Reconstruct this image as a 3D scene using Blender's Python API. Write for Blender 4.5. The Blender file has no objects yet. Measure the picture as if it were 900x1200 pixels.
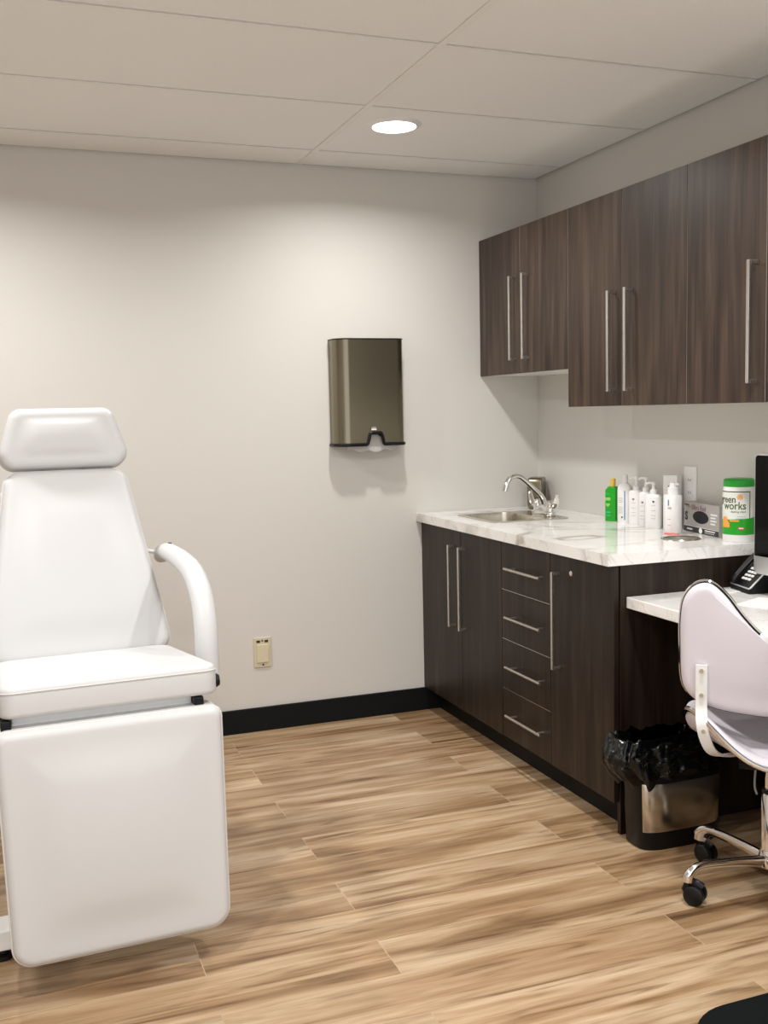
import bpy, bmesh, math, random
from mathutils import Vector, Matrix, noise
random.seed(7)
PI = math.pi
C = bpy.context.scene.collection
sc = bpy.context.scene

# ------------------------------------------------------------ dimensions of the room
R, D, H = 2.415, 4.354, 2.438          # right wall x, far wall y, ceiling z
WL, WN = -1.75, -1.3                   # left wall x, near wall y
HW, F, B, U = 0.920, 1.782, 1.807, 2.116
UT, UB1, UB2 = 2.147, 1.534, 1.385
YE = 2.770                             # near end of the worktop
DZ = 0.780                             # desk top

# ------------------------------------------------------------ camera, world, lights, exposure
f_px, yaw, pitch, roll, cam_h = 1212.6, 0.3575, 0.0963, -0.0222, 1.3814
cy, sy, cp, sp, cr, sr = math.cos(yaw), math.sin(yaw), math.cos(pitch), math.sin(pitch), math.cos(roll), math.sin(roll)
fw = Vector((sy*cp, cy*cp, -sp)); rt = Vector((cy, -sy, 0)); up = rt.cross(fw)
r2 = cr*rt + sr*up; u2 = -sr*rt + cr*up
cd = bpy.data.cameras.new('camera'); cam = bpy.data.objects.new('camera', cd); C.objects.link(cam)
M = Matrix((r2, u2, -fw)).transposed().to_4x4(); M.translation = (0, 0, cam_h); cam.matrix_world = M
cd.sensor_fit = 'HORIZONTAL'; cd.sensor_width = 36; cd.lens = f_px/900*36; cd.clip_start = 0.02
sc.camera = cam

w = bpy.data.worlds.new('world'); sc.world = w; w.use_nodes = True
w.node_tree.nodes['Background'].inputs[0].default_value = (0.97, 0.98, 1.0, 1)
w.node_tree.nodes['Background'].inputs[1].default_value = 1.25

sc.view_settings.view_transform = 'Standard'; sc.view_settings.look = 'None'
sc.view_settings.gamma = 1; sc.view_settings.use_curve_mapping = False
EXPO = 0.27
sc.view_settings.exposure = EXPO

DOWNLIGHTS = [(1.446, 3.673, 10), (1.446, 1.85, 17), (-0.18, 3.5, 15), (-0.18, 1.85, 15), (1.446, 0.0, 17), (-0.18, 0.0, 15)]
LIGHT_COL = (1.0, 0.98, 0.95)
def lamp(x, y, watts):
    l = bpy.data.lights.new('downlight_beam', 'AREA'); l.shape = 'DISK'; l.size = 0.10
    l.energy = watts; l.color = LIGHT_COL; l.spread = math.radians(158)
    o = bpy.data.objects.new('downlight_beam', l); C.objects.link(o); o.location = (x, y, H-0.016)
for a in DOWNLIGHTS: lamp(*a)

# ------------------------------------------------------------ materials
def mat(name, col, rough=0.5, metal=0.0, **k):
    m = bpy.data.materials.new(name); m.use_nodes = True
    p = m.node_tree.nodes['Principled BSDF']
    p.inputs['Base Color'].default_value = (*col, 1); p.inputs['Roughness'].default_value = rough; p.inputs['Metallic'].default_value = metal
    for a, v in k.items():
        p.inputs[a.replace('_', ' ')].default_value = v
    return m
class N:
    def __init__(s, m): s.t = m.node_tree; s.p = s.t.nodes['Principled BSDF']
    def n(s, typ, **k):
        x = s.t.nodes.new('ShaderNode'+typ)
        for a, v in k.items():
            if a.startswith('i_'): x.inputs[a[2:].replace('_', ' ')].default_value = v
            else: setattr(x, a, v)
        return x
    def l(s, a, b): s.t.links.new(a, b)
    def coord(s, scale=(1, 1, 1), obj=False):
        g = s.n('TexCoord') if obj else s.n('NewGeometry')
        mp = s.n('Mapping'); mp.inputs['Scale'].default_value = scale
        s.l(g.outputs['Object' if obj else 'Position'], mp.inputs['Vector']); return mp.outputs[0]
    def ramp(s, fac, stops):
        r = s.n('ValToRGB'); e = r.color_ramp.elements
        while len(e) < len(stops): e.new(0.5)
        for q, (p, c) in zip(e, stops): q.position = p; q.color = (*c, 1)
        s.l(fac, r.inputs[0]); return r.outputs[0]
    def mix(s, fac, a, b, mode='MIX'):
        x = s.n('Mix', data_type='RGBA', blend_type=mode)
        for i, v in ((0, fac), (6, a), (7, b)):
            if isinstance(v, (int, float)): x.inputs[i].default_value = v
            elif isinstance(v, tuple): x.inputs[i].default_value = (*v, 1)
            else: s.l(v, x.inputs[i])
        return x.outputs[2]
    def bump(s, h, strength=0.2, dist=0.002):
        b = s.n('Bump'); b.inputs['Strength'].default_value = strength; b.inputs['Distance'].default_value = dist
        s.l(h, b.inputs['Height']); s.l(b.outputs[0], s.p.inputs['Normal'])

def wall_mat():
    m = mat('wall_paint', (0.66, 0.625, 0.575), 0.55); n = N(m)
    v = n.coord()
    a = n.n('TexNoise', i_Scale=120.0, i_Detail=4.0); n.l(v, a.inputs['Vector'])
    b = n.n('TexNoise', i_Scale=1.5, i_Detail=2.0); n.l(v, b.inputs['Vector'])
    n.l(n.mix(b.outputs[0], (0.66, 0.64, 0.605), (0.64, 0.62, 0.585)), n.p.inputs['Base Color'])
    n.bump(a.outputs[0], 0.15, 0.001); return m
def ceil_mat():
    m = mat('ceiling_tile', (0.66, 0.645, 0.615), 0.9); n = N(m); v = n.coord()
    a = n.n('TexNoise', i_Scale=260.0, i_Detail=3.0); n.l(v, a.inputs['Vector'])
    n.l(n.mix(a.outputs[0], (0.80, 0.805, 0.80), (0.92, 0.925, 0.92)), n.p.inputs['Base Color'])
    n.bump(a.outputs[0], 0.4, 0.002); return m
def floor_mat():
    m = mat('oak_plank_floor', (0.4, 0.26, 0.15), 0.38); n = N(m)
    g = n.n('NewGeometry')
    br = n.n('TexBrick', offset=0.37, offset_frequency=2, squash=1.0)
    br.inputs['Color1'].default_value = (0, 0, 0, 1); br.inputs['Color2'].default_value = (1, 1, 1, 1); br.inputs['Mortar'].default_value = (0.5, 0.5, 0.5, 1)
    br.inputs['Scale'].default_value = 1; br.inputs['Mortar Size'].default_value = 0.0012; br.inputs['Mortar Smooth'].default_value = 0.0
    br.inputs['Brick Width'].default_value = 1.22; br.inputs['Row Height'].default_value = 0.178
    mp0 = n.n('Mapping'); mp0.inputs['Location'].default_value = (0.35, 0.04, 0); n.l(g.outputs['Position'], mp0.inputs['Vector'])
    n.l(mp0.outputs[0], br.inputs['Vector'])
    sep = n.n('SeparateColor'); n.l(br.outputs['Color'], sep.inputs[0]); idv = sep.outputs[0]
    # offset the grain by a per-plank value
    mul = n.n('Math', operation='MULTIPLY'); mul.inputs[1].default_value = 37.0; n.l(idv, mul.inputs[0])
    cmb = n.n('CombineXYZ'); n.l(mul.outputs[0], cmb.inputs[0]); n.l(mul.outputs[0], cmb.inputs[1]); n.l(mul.outputs[0], cmb.inputs[2])
    add = n.n('VectorMath', operation='ADD'); n.l(g.outputs['Position'], add.inputs[0]); n.l(cmb.outputs[0], add.inputs[1])
    def grain(scale, sc_, det, dist=0.0):
        mp = n.n('Mapping'); mp.inputs['Scale'].default_value = scale; n.l(add.outputs[0], mp.inputs['Vector'])
        t = n.n('TexNoise', i_Scale=sc_, i_Detail=det, i_Distortion=dist); n.l(mp.outputs[0], t.inputs['Vector']); return t.outputs[0]
    broad = grain((0.75, 8.0, 1), 1.25, 4.0, 1.1)
    mid = grain((1.1, 13, 1), 1.9, 6.0, 1.6)
    fine = grain((2.5, 90, 1), 2.2, 4.0)
    c1 = n.ramp(broad, [(0.30, (0.19, 0.108, 0.052)), (0.44, (0.37, 0.24, 0.132)), (0.56, (0.50, 0.36, 0.23)), (0.70, (0.62, 0.49, 0.35))])
    c2 = n.ramp(mid, [(0.30, (0.40, 0.32, 0.24)), (0.44, (0.84, 0.79, 0.72)), (0.62, (1, 1, 1))])
    c3 = n.ramp(fine, [(0.30, (0.70, 0.66, 0.60)), (0.6, (1, 1, 1))])
    col = n.mix(0.85, c1, c2, 'MULTIPLY'); col = n.mix(0.5, col, c3, 'MULTIPLY')
    # per-plank tone
    tone = n.ramp(idv, [(0.0, (0.74, 0.70, 0.64)), (0.5, (0.97, 0.96, 0.95)), (1.0, (1.14, 1.12, 1.08))])
    col = n.mix(0.45, col, tone, 'MULTIPLY')
    # knots
    mpk = n.n('Mapping'); mpk.inputs['Scale'].default_value = (1.5, 4.5, 1); n.l(add.outputs[0], mpk.inputs['Vector'])
    vo = n.n('TexVoronoi', i_Scale=1.1); n.l(mpk.outputs[0], vo.inputs['Vector'])
    kn = n.ramp(vo.outputs['Distance'], [(0.0, (0.30, 0.2, 0.14)), (0.045, (0.62, 0.5, 0.4)), (0.11, (1, 1, 1))])
    col = n.mix(0.75, col, kn, 'MULTIPLY')
    sf = n.n('Math', operation='MULTIPLY'); sf.inputs[1].default_value = 0.6; n.l(br.outputs['Fac'], sf.inputs[0]); seam = n.mix(sf.outputs[0], col, (0.55, 0.42, 0.28))
    n.l(seam, n.p.inputs['Base Color'])
    rr = n.ramp(mid, [(0.3, (0.42,)*3), (0.7, (0.3,)*3)]); n.l(rr, n.p.inputs['Roughness'])
    n.bump(fine, 0.12, 0.001); return m
def wood_mat(name, k=1.0, horiz=False):
    m = mat(name, (0.06, 0.04, 0.03), 0.42, Specular_IOR_Level=(0.42 if k > 0.5 else 0.3)); n = N(m)
    v = n.coord((1, 1, 0.07)); 
    a = n.n('TexNoise', i_Scale=26.0, i_Detail=5.0, i_Distortion=0.6); n.l(v, a.inputs['Vector'])
    v2 = n.coord((1, 1, 0.025)); b = n.n('TexNoise', i_Scale=170.0, i_Detail=3.0); n.l(v2, b.inputs['Vector'])
    v3 = n.coord((1, 1, 0.16)); c = n.n('TexNoise', i_Scale=7.0, i_Detail=3.0, i_Distortion=1.5); n.l(v3, c.inputs['Vector'])
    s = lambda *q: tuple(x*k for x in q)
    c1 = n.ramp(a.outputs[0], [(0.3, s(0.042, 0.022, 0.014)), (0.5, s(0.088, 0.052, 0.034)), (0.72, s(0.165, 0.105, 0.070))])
    c2 = n.ramp(b.outputs[0], [(0.3, (0.62,)*3), (0.62, (1,)*3)])
    c3 = n.ramp(c.outputs[0], [(0.35, (0.72,)*3), (0.65, (1.15,)*3)])
    col = n.mix(0.9, c1, c2, 'MULTIPLY'); col = n.mix(0.8, col, c3, 'MULTIPLY')
    n.l(col, n.p.inputs['Base Color']); n.bump(b.outputs[0], 0.2, 0.0006); return m
def marble_mat():
    m = mat('marble_laminate', (0.86, 0.85, 0.83), 0.13); n = N(m); v = n.coord((1, 1, 1))
    w1 = n.n('TexNoise', i_Scale=1.7, i_Detail=5.0, i_Distortion=1.2); n.l(v, w1.inputs['Vector'])
    vein = n.ramp(w1.outputs[0], [(0.455, (0, 0, 0)), (0.495, (1, 1, 1)), (0.505, (1, 1, 1)), (0.545, (0, 0, 0))])
    w2 = n.n('TexNoise', i_Scale=4.2, i_Detail=6.0, i_Distortion=1.8); n.l(v, w2.inputs['Vector'])
    vein2 = n.ramp(w2.outputs[0], [(0.485, (0, 0, 0)), (0.5, (1, 1, 1)), (0.515, (0, 0, 0))])
    w3 = n.n('TexNoise', i_Scale=3.0, i_Detail=3.0); n.l(v, w3.inputs['Vector'])
    msk = n.ramp(w3.outputs[0], [(0.42, (0, 0, 0)), (0.62, (1, 1, 1))])
    base = n.mix(msk, (0.88, 0.875, 0.86), (0.80, 0.79, 0.775))
    f1 = n.mix(1.0, vein, msk, 'MULTIPLY')
    c = n.mix(f1, base, (0.40, 0.355, 0.30))
    f2 = n.mix(0.45, (0, 0, 0), vein2)
    c = n.mix(f2, c, (0.55, 0.53, 0.50))
    n.l(c, n.p.inputs['Base Color']); return m
def brushed(name, col, rough, axis=2, amt=0.025):
    m = mat(name, col, rough, 1.0); n = N(m)
    s = [90, 90, 90]; s[axis] = 1.5
    v = n.coord(tuple(s)); a = n.n('TexNoise', i_Scale=14.0, i_Detail=1.0); n.l(v, a.inputs['Vector'])
    n.l(n.ramp(a.outputs[0], [(0.3, (max(rough-amt, 0.02),)*3), (0.7, (rough+amt,)*3)]), n.p.inputs['Roughness']); return m
def vinyl(name, col, rough=0.42):
    m = mat(name, col, rough); n = N(m); v = n.coord()
    a = n.n('TexNoise', i_Scale=420.0, i_Detail=2.0); n.l(v, a.inputs['Vector']); n.bump(a.outputs[0], 0.12, 0.0006); return m

WALL, CEIL, FLOOR = wall_mat(), ceil_mat(), floor_mat()
WOOD = wood_mat('walnut_laminate_lit', 0.60); WOODB = wood_mat('walnut_laminate_shaded', 0.24)  # same wood twice: stronger light above, shade below, put into the tone
MARBLE = marble_mat()
TEE = mat('ceiling_tee_paint', (0.84, 0.83, 0.81), 0.5)
VOID = mat('painted_gap_shade', (0.03, 0.028, 0.025), 0.9)  # near-black colour stands in for the shade behind the tile gaps
BASEB = mat('black_rubber_base', (0.004, 0.0048, 0.0052), 0.55, Specular_IOR_Level=0.2)
BLACK = mat('black_plastic', (0.004, 0.004, 0.005), 0.38, Specular_IOR_Level=0.25)
RUBBER = mat('black_rubber', (0.004, 0.004, 0.004), 0.45, Specular_IOR_Level=0.3)
WHITE = mat('white_plastic', (0.82, 0.82, 0.81), 0.35)
EDGE = mat('pale_door_edge', (0.34, 0.30, 0.26), 0.5)
MELA = mat('white_melamine', (0.78, 0.77, 0.74), 0.4)
VIN = vinyl('white_vinyl', (0.61, 0.615, 0.62)); VINP = vinyl('lavender_white_vinyl', (0.68, 0.65, 0.71), 0.35)
PIPE = mat('white_piping', (0.68, 0.675, 0.66), 0.4)
FRAMEW = mat('white_painted_steel', (0.82, 0.82, 0.81), 0.35)
NICKEL = brushed('brushed_nickel', (0.62, 0.59, 0.55), 0.28)
STEEL = brushed('stainless_steel', (0.60, 0.56, 0.48), 0.22)
DISP = brushed('smoked_stainless', (0.235, 0.21, 0.15), 0.24)
SATIN = mat('satin_steel', (0.72, 0.69, 0.62), 0.42, 1.0)
CHROME = mat('chrome', (0.80, 0.79, 0.78), 0.07, 1.0)
SILVER = mat('anodised_aluminium', (0.66, 0.66, 0.65), 0.38, 0.7)
GLASSB = mat('black_glass', (0.001, 0.001, 0.0015), 0.10, Specular_IOR_Level=0.12)
BAG = mat('black_bin_bag', (0.001, 0.0018, 0.0018), 0.09, Specular_IOR_Level=0.42)
GREEN = mat('bright_green', (0.01, 0.33, 0.012), 0.3)
GREEND = mat('lid_green', (0.012, 0.36, 0.03), 0.35)
YELLOW = mat('yellow_cap', (0.72, 0.50, 0.06), 0.35)
PALEG = mat('pale_green_print', (0.25, 0.62, 0.12), 0.4)
TEAL = mat('teal_print', (0.02, 0.55, 0.25), 0.4)
INK = mat('dark_ink', (0.02, 0.02, 0.02), 0.5)
GREYINK = mat('grey_ink', (0.42, 0.42, 0.44), 0.5)
BLUE = mat('blue_print', (0.12, 0.2, 0.42), 0.5)
OLIVEINK = mat('olive_ink', (0.06, 0.09, 0.02), 0.5)
ORANGE = mat('orange_print', (0.85, 0.33, 0.05), 0.5)
RED = mat('red_print', (0.6, 0.03, 0.03), 0.5)
MAROON = mat('maroon_ink', (0.25, 0.10, 0.10), 0.5)
PINK = mat('coral_pink', (0.85, 0.16, 0.16), 0.45)
BOXG = mat('grey_silver_card', (0.42, 0.40, 0.385), 0.35, 0.35)
LABELC = mat('pale_label', (0.72, 0.75, 0.70), 0.45)
PAPER = mat('white_paper', (0.85, 0.85, 0.84), 0.7)
ALM = mat('almond_plastic', (0.62, 0.56, 0.40), 0.4); ALML = mat('almond_cover', (0.66, 0.60, 0.42), 0.35)
MATB = mat('black_floor_mat', (0.004, 0.006, 0.006), 0.7, Specular_IOR_Level=0.1)
GREYP = mat('grey_plastic', (0.30, 0.30, 0.30), 0.4)
DIFF = bpy.data.materials.new('lit_diffuser'); DIFF.use_nodes = True
pp = DIFF.node_tree.nodes['Principled BSDF']; pp.inputs['Emission Color'].default_value = (1, 0.97, 0.93, 1); pp.inputs['Emission Strength'].default_value = 9

# ------------------------------------------------------------ helpers
def obj(name, bm, m, parent=None, smooth=False, M4=None):
    me = bpy.data.meshes.new(name)
    if M4 is not None: bm.transform(M4)
    bmesh.ops.recalc_face_normals(bm, faces=bm.faces[:])
    bm.to_mesh(me); bm.free()
    for q in (m if isinstance(m, (list, tuple)) else [m]): me.materials.append(q)
    o = bpy.data.objects.new(name, me); C.objects.link(o)
    if smooth:
        for p in me.polygons: p.use_smooth = True
        if smooth != 'all':
            try: me.set_sharp_from_angle(angle=math.radians(42))
            except Exception: pass
    if parent: o.parent = parent
    return o
def tag(o, label, cat=None, group=None, kind=None):
    if label: o['label'] = label
    if cat: o['category'] = cat
    if group: o['group'] = group
    if kind: o['kind'] = kind
    return o
def thing(name, label, cat, loc=(0, 0, 0), rz=0, group=None):
    o = bpy.data.objects.new(name, None); C.objects.link(o); o.location = loc; o.rotation_euler = (0, 0, rz)
    o.empty_display_size = 0.05
    return tag(o, label, cat, group)
def struct(name, bm, m, parent=None, smooth=False):
    o = obj(name, bm, m, parent, smooth)
    if not parent: o['kind'] = 'structure'
    return o
def BM(): return bmesh.new()
def box(bm, x0, x1, y0, y1, z0, z1, bev=0.0, seg=2, mi=0):
    vs = [bm.verts.new((x, y, z)) for x in (x0, x1) for y in (y0, y1) for z in (z0, z1)]
    fs = [bm.faces.new([vs[i] for i in q]) for q in ((0, 1, 3, 2), (4, 6, 7, 5), (0, 4, 5, 1), (2, 3, 7, 6), (0, 2, 6, 4), (1, 5, 7, 3))]
    for f in fs: f.material_index = mi
    if bev > 0:
        es = list({e for f in fs for e in f.edges})
        bmesh.ops.bevel(bm, geom=es, offset=bev, segments=seg, profile=0.5, affect='EDGES', clamp_overlap=True)
    return bm
def bx(*a, **k): return box(BM(), *a, **k)
def catmull(pts, n=8, closed=False):
    P = [Vector(p) for p in pts]; out = []
    m = len(P); rng = range(m) if closed else range(m-1)
    for i in rng:
        g = lambda j: P[j % m] if closed else P[max(0, min(m-1, j))]
        p0, p1, p2, p3 = g(i-1), g(i), g(i+1), g(i+2)
        for k in range(n):
            t = k/n
            out.append(0.5*((2*p1)+(-p0+p2)*t+(2*p0-5*p1+4*p2-p3)*t*t+(-p0+3*p1-3*p2+p3)*t**3))
    if not closed: out.append(P[-1])
    return out
def sweep(bm, pts, rad, seg=10, closed=False, flat=1.0, upv=None, caps=True):
    P = [Vector(p) for p in pts]; n = len(P); rings = []
    rf = rad if callable(rad) else (lambda t: rad)
    prev = None
    for i, p in enumerate(P):
        if closed: t = P[(i+1) % n]-P[i-1]
        else: t = P[min(i+1, n-1)]-P[max(i-1, 0)]
        t.normalize()
        if upv is not None: nrm = Vector(upv)-t*Vector(upv).dot(t)
        elif prev is None: nrm = t.orthogonal()
        else: nrm = prev-t*prev.dot(t)
        nrm.normalize(); prev = nrm; bi = t.cross(nrm)
        r = rf(i/max(1, n-1))
        rings.append([bm.verts.new(p+nrm*(r*flat*math.sin(2*PI*k/seg))+bi*(r*math.cos(2*PI*k/seg))) for k in range(seg)])
    for i in range(n if closed else n-1):
        a, b = rings[i], rings[(i+1) % n]
        for k in range(seg):
            bm.faces.new((a[k], a[(k+1) % seg], b[(k+1) % seg], b[k]))
    if not closed and caps:
        bm.faces.new(rings[0][::-1]); bm.faces.new(rings[-1])
    return bm
def lathe(bm, prof, seg=32, c=(0, 0), sx=1.0, sy_=1.0, mi=0, capb=True, capt=True):
    rings = []
    for r, z in prof:
        rings.append([bm.verts.new((c[0]+r*sx*math.cos(2*PI*k/seg), c[1]+r*sy_*math.sin(2*PI*k/seg), z)) for k in range(seg)])
    for a, b in zip(rings, rings[1:]):
        for k in range(seg):
            f = bm.faces.new((a[k], a[(k+1) % seg], b[(k+1) % seg], b[k])); f.material_index = mi
    if capb: bm.faces.new(rings[0][::-1]).material_index = mi
    if capt: bm.faces.new(rings[-1]).material_index = mi
    return bm
def cyl(bm, p, q, r, seg=16): return sweep(bm, [p, q], r, seg)
def rpoly(pts, rad, seg=6):
    out = []; n = len(pts)
    rs = rad if isinstance(rad, (list, tuple)) else [rad]*n
    for i in range(n):
        p = Vector(pts[i]); a = (Vector(pts[i-1])-p); b = (Vector(pts[(i+1) % n])-p)
        r = rs[i]
        la, lb = a.length, b.length; a.normalize(); b.normalize()
        ang = a.angle(b); d = min(r/math.tan(ang/2), la*0.49, lb*0.49); rr = d*math.tan(ang/2)
        cen = p+(a+b).normalized()*(rr/math.sin(ang/2))
        s = p+a*d-cen; e = p+b*d-cen
        a0 = math.atan2(s.y, s.x); a1 = math.atan2(e.y, e.x)
        da = (a1-a0+PI) % (2*PI)-PI
        for k in range(seg+1):
            t = a0+da*k/seg; out.append(cen+Vector((math.cos(t), math.sin(t)))*rr)
    return out
def densify(pts, step):
    out = []; n = len(pts)
    for i in range(n):
        a, b = Vector(pts[i]), Vector(pts[(i+1) % n]); m = max(1, int((b-a).length/step))
        for k in range(m): out.append(a.lerp(b, k/m))
    return out
def ccw(pts):
    A = sum(pts[i-1].x*pts[i].y-pts[i].x*pts[i-1].y for i in range(len(pts)))
    return pts if A > 0 else pts[::-1]
def offs(pts, d):      # inward offset of a ccw outline
    n = len(pts); out = []
    for i in range(n):
        t = (pts[(i+1) % n]-pts[i-1]).normalized(); out.append(pts[i]+Vector((-t.y, t.x))*d)
    return out
def cushion(bm, outline, t, r, dome=0.01, rb=None, shape=None, inner=14):
    """padded slab: outline in (u,v), front at w=0.. t ; rounded rims of radius r; front domed"""
    P = ccw([Vector(p) for p in outline]); c = sum(P, Vector((0, 0)))/len(P); rb = rb or r*0.6
    layers = []
    for k in range(0, 5): a = PI/2*k/4; layers.append((offs(P, rb*(1-math.sin(a))), -t+rb*(1-math.cos(a))))
    for k in range(0, 7): a = PI/2*k/6; layers.append((offs(P, r*(1-math.cos(a))), -r+r*math.sin(a)))
    last = layers[-1][0]
    for k in range(1, inner+1):
        s = k/(inner+1); layers.append(([p.lerp(c, s) for p in last], None if dome else 0.0, s))
    g = shape or (lambda u, v, ww: (u, v, ww))
    hx = max(abs(p.x-c.x) for p in last); hy = max(abs(p.y-c.y) for p in last)
    def dm(p, s):
        e = min(1, s*2.2); e = e*e*(3-2*e)
        return dome*e*(1-((p.x-c.x)/hx)**2)*(1-((p.y-c.y)/hy)**2)
    rings = [[bm.verts.new(g(p.x, p.y, dm(p, L[2]) if L[1] is None else L[1])) for p in L[0]] for L in layers]
    n = len(P)
    for a, b in zip(rings, rings[1:]):
        for k in range(n): bm.faces.new((a[k], a[(k+1) % n], b[(k+1) % n], b[k]))
    bm.faces.new(rings[0][::-1])
    cv = bm.verts.new(g(c.x, c.y, dome)); a = rings[-1]
    for k in range(n): bm.faces.new((a[k], a[(k+1) % n], cv))
    return bm
def prism(bm, outline, z0, z1, bev=0.0, mi=0):
    a = [bm.verts.new((p[0], p[1], z0)) for p in outline]; b = [bm.verts.new((p[0], p[1], z1)) for p in outline]; n = len(a)
    fs = [bm.faces.new(a[::-1]), bm.faces.new(b)]+[bm.faces.new((a[i], a[(i+1) % n], b[(i+1) % n], b[i])) for i in range(n)]
    for f in fs: f.material_index = mi
    if bev > 0:
        es = [e for e in fs[1].edges]+[e for e in fs[0].edges]
        bmesh.ops.bevel(bm, geom=es, offset=bev, segments=2, profile=0.5, affect='EDGES', clamp_overlap=True)
    return bm
def text_bm(s, size, depth=0.0004, align='LEFT', space=1.0, sxx=1.0, bold=0.0):
    cu = bpy.data.curves.new('lettering', 'FONT'); cu.body = s; cu.size = size; cu.extrude = depth; cu.align_x = align; cu.space_character = space
    cu.resolution_u = 4; cu.offset = bold
    o = bpy.data.objects.new('lettering', cu); C.objects.link(o)
    dg = bpy.context.evaluated_depsgraph_get(); me = bpy.data.meshes.new_from_object(o.evaluated_get(dg))
    bm = BM(); bm.from_mesh(me); bpy.data.objects.remove(o); bpy.data.curves.remove(cu); bpy.data.meshes.remove(me)
    if sxx != 1: bmesh.ops.scale(bm, vec=(sxx, 1, 1), verts=bm.verts)
    return bm
# text in XY -> plane facing -x (reading direction -y, up z)
def face_negx(x, y, z): return Matrix(((0, 0, -1, x), (-1, 0, 0, y), (0, 1, 0, z), (0, 0, 0, 1)))
def face_negy(x, y, z): return Matrix(((1, 0, 0, x), (0, 0, -1, y), (0, 1, 0, z), (0, 0, 0, 1)))

# ------------------------------------------------------------ room shell
struct('floor', bx(WL-0.1, R+0.1, WN-0.1, D+0.1, -0.1, 0), FLOOR)
struct('wall_back', bx(WL-0.1, R+0.1, D, D+0.1, 0, H+0.15), WALL)
struct('wall_right', bx(R, R+0.1, WN-0.1, D+0.1, 0, H+0.15), WALL)
struct('wall_left', bx(WL-0.1, WL, WN-0.1, D+0.1, 0, H+0.15), WALL)
def base_profile(bm, x0, x1, y0, y1): return box(bm, x0, x1, y0, y1, 0, 0.106, 0.003)
struct('baseboard_back', base_profile(BM(), WL, 1.885, D-0.012, D), BASEB)
struct('baseboard_left', base_profile(BM(), WL, WL+0.012, WN, D-0.012), BASEB)
struct('baseboard_right', base_profile(BM(), R-0.012, R, WN, 1.18), BASEB)
# suspended ceiling: tiles with a shadow gap round each, carried by white tees
TX, TY = 1.258, 0.629
xs = [R-1.138+TX*k for k in (-3, -2, -1, 0, 1)]; ys = [D-0.2346-TY*k for k in range(-1, 10)]
xe = sorted({WL, R} | {x for x in xs if WL < x < R}); ye = sorted({WN, D} | {y for y in ys if WN < y < D})
cb = BM(); g = 0.016
for i in range(len(xe)-1):
    for j in range(len(ye)-1):
        a0, a1, b0, b1 = xe[i]+0.0128, xe[i+1]-0.015, ye[j]+0.0088, ye[j+1]-(0.022 if ye[j+1] < D else 0.010)
        if a1-a0 > 0.02 and b1-b0 > 0.02: box(cb, a0, a1, b0, b1, H, H+0.015)
ceil = struct('ceiling', cb, CEIL)
vb = bx(WL-0.1, R+0.1, WN-0.1, D+0.1, H+0.03, H+0.06); obj('ceiling_void', vb, VOID, ceil)
tb = BM()
for x in xe:
    if WL < x < R: box(tb, x-0.0125, x+0.0125, WN, D, H-0.001, H+0.02, 0.001, 1)
for y in ye:
    segs = [(xe[i]+0.0125, xe[i+1]-0.0125) for i in range(len(xe)-1)]
    for a, b in segs:
        if WN < y < D: box(tb, a, b, y-0.0105, y+0.0085, H-0.0005, H+0.02)
obj('ceiling_grid', tb, TEE, ceil)
# recessed downlights
for i, (lx, ly, _) in enumerate(DOWNLIGHTS):
    lab = 'round lit recessed downlight in the ceiling tile above the sink' if i == 0 else None
    if i > 0: continue
    t = thing('downlight', lab, 'ceiling light', (lx, ly, H))
    b = BM(); lathe(b, [(0.082, -0.010), (0.098, -0.004), (0.102, 0.0), (0.102, 0.004)], 40, capt=False, capb=False)
    lathe(b, [(0.082, -0.010), (0.080, -0.004)], 40, capt=False, capb=False)
    obj('trim_ring', b, WHITE, t, True)
    b = BM(); lathe(b, [(0.082, -0.0045), (0.05, -0.0075), (0.001, -0.009)], 40, capb=False); obj('diffuser', b, DIFF, t, 'all')

# ------------------------------------------------------------ cabinets
def bar_handle_v(parent, y, z0, z1, x, wd=0.012):
    b = BM(); box(b, x-0.036, x-0.027, y-wd/2, y+wd/2, z0, z1, 0.0015)
    for z in (z0, z1-wd): box(b, x-0.029, x, y-wd/2, y+wd/2, z, z+wd, 0.001)
    return obj('handle', b, NICKEL, parent)
def bar_handle_h(parent, y0, y1, z, x, wd=0.011):
    b = BM(); cyl(b, (x-0.032, y0, z), (x-0.032, y1, z), 0.0055, 12)
    for y in (y0+0.03, y1-0.03): cyl(b, (x-0.032, y, z), (x, y, z), 0.0045, 10)
    return obj('handle', b, NICKEL, parent, True)
G = 0.0016
def upper(y0, y1, zb, doors, label, handles):
    t = thing('wall_cabinet', label, 'cabinet', (0, 0, 0), 0, 'dark walnut wall cabinets')
    t.location = (U, (y0+y1)/2, zb); L = Vector(t.location)
    T = Matrix.Translation(-L)
    b = BM(); box(b, U+0.020, R-0.001, y0+0.0005, y1-0.0005, zb, UT, 0.001, 1); obj('cabinet_body', b, [MELA], t, M4=T)
    for (a, c), h in zip(doors, handles):
        d = obj('door', bx(U, U+0.019, a+G, c-G, zb, UT, 0.001, 1), WOOD, t, M4=T)
        obj('edge_strip', bx(U+0.0015, U+0.0185, a+0.0002, a+G+0.0004, zb+0.001, UT-0.001), EDGE, d, M4=T)
        if h is not None:
            o = bar_handle_v(d, h[0], h[1], h[2], U); o.data.transform(T)
    return t
a_, b_, c_ = 0.392, 0.371, 0.368
y1 = D; y2 = D-a_; y3 = D-2*a_; y4 = y3-b_; y5 = y3-2*b_; y6 = y5-c_; y7 = y6-c_
upper(y3, y1-0.001, UB1, [(y2, y1-0.001), (y3, y2)], 'short dark walnut wall cabinet with two doors above the sink corner', [(4.000, 1.590, 1.945), (3.886, 1.590, 1.945)])
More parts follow.
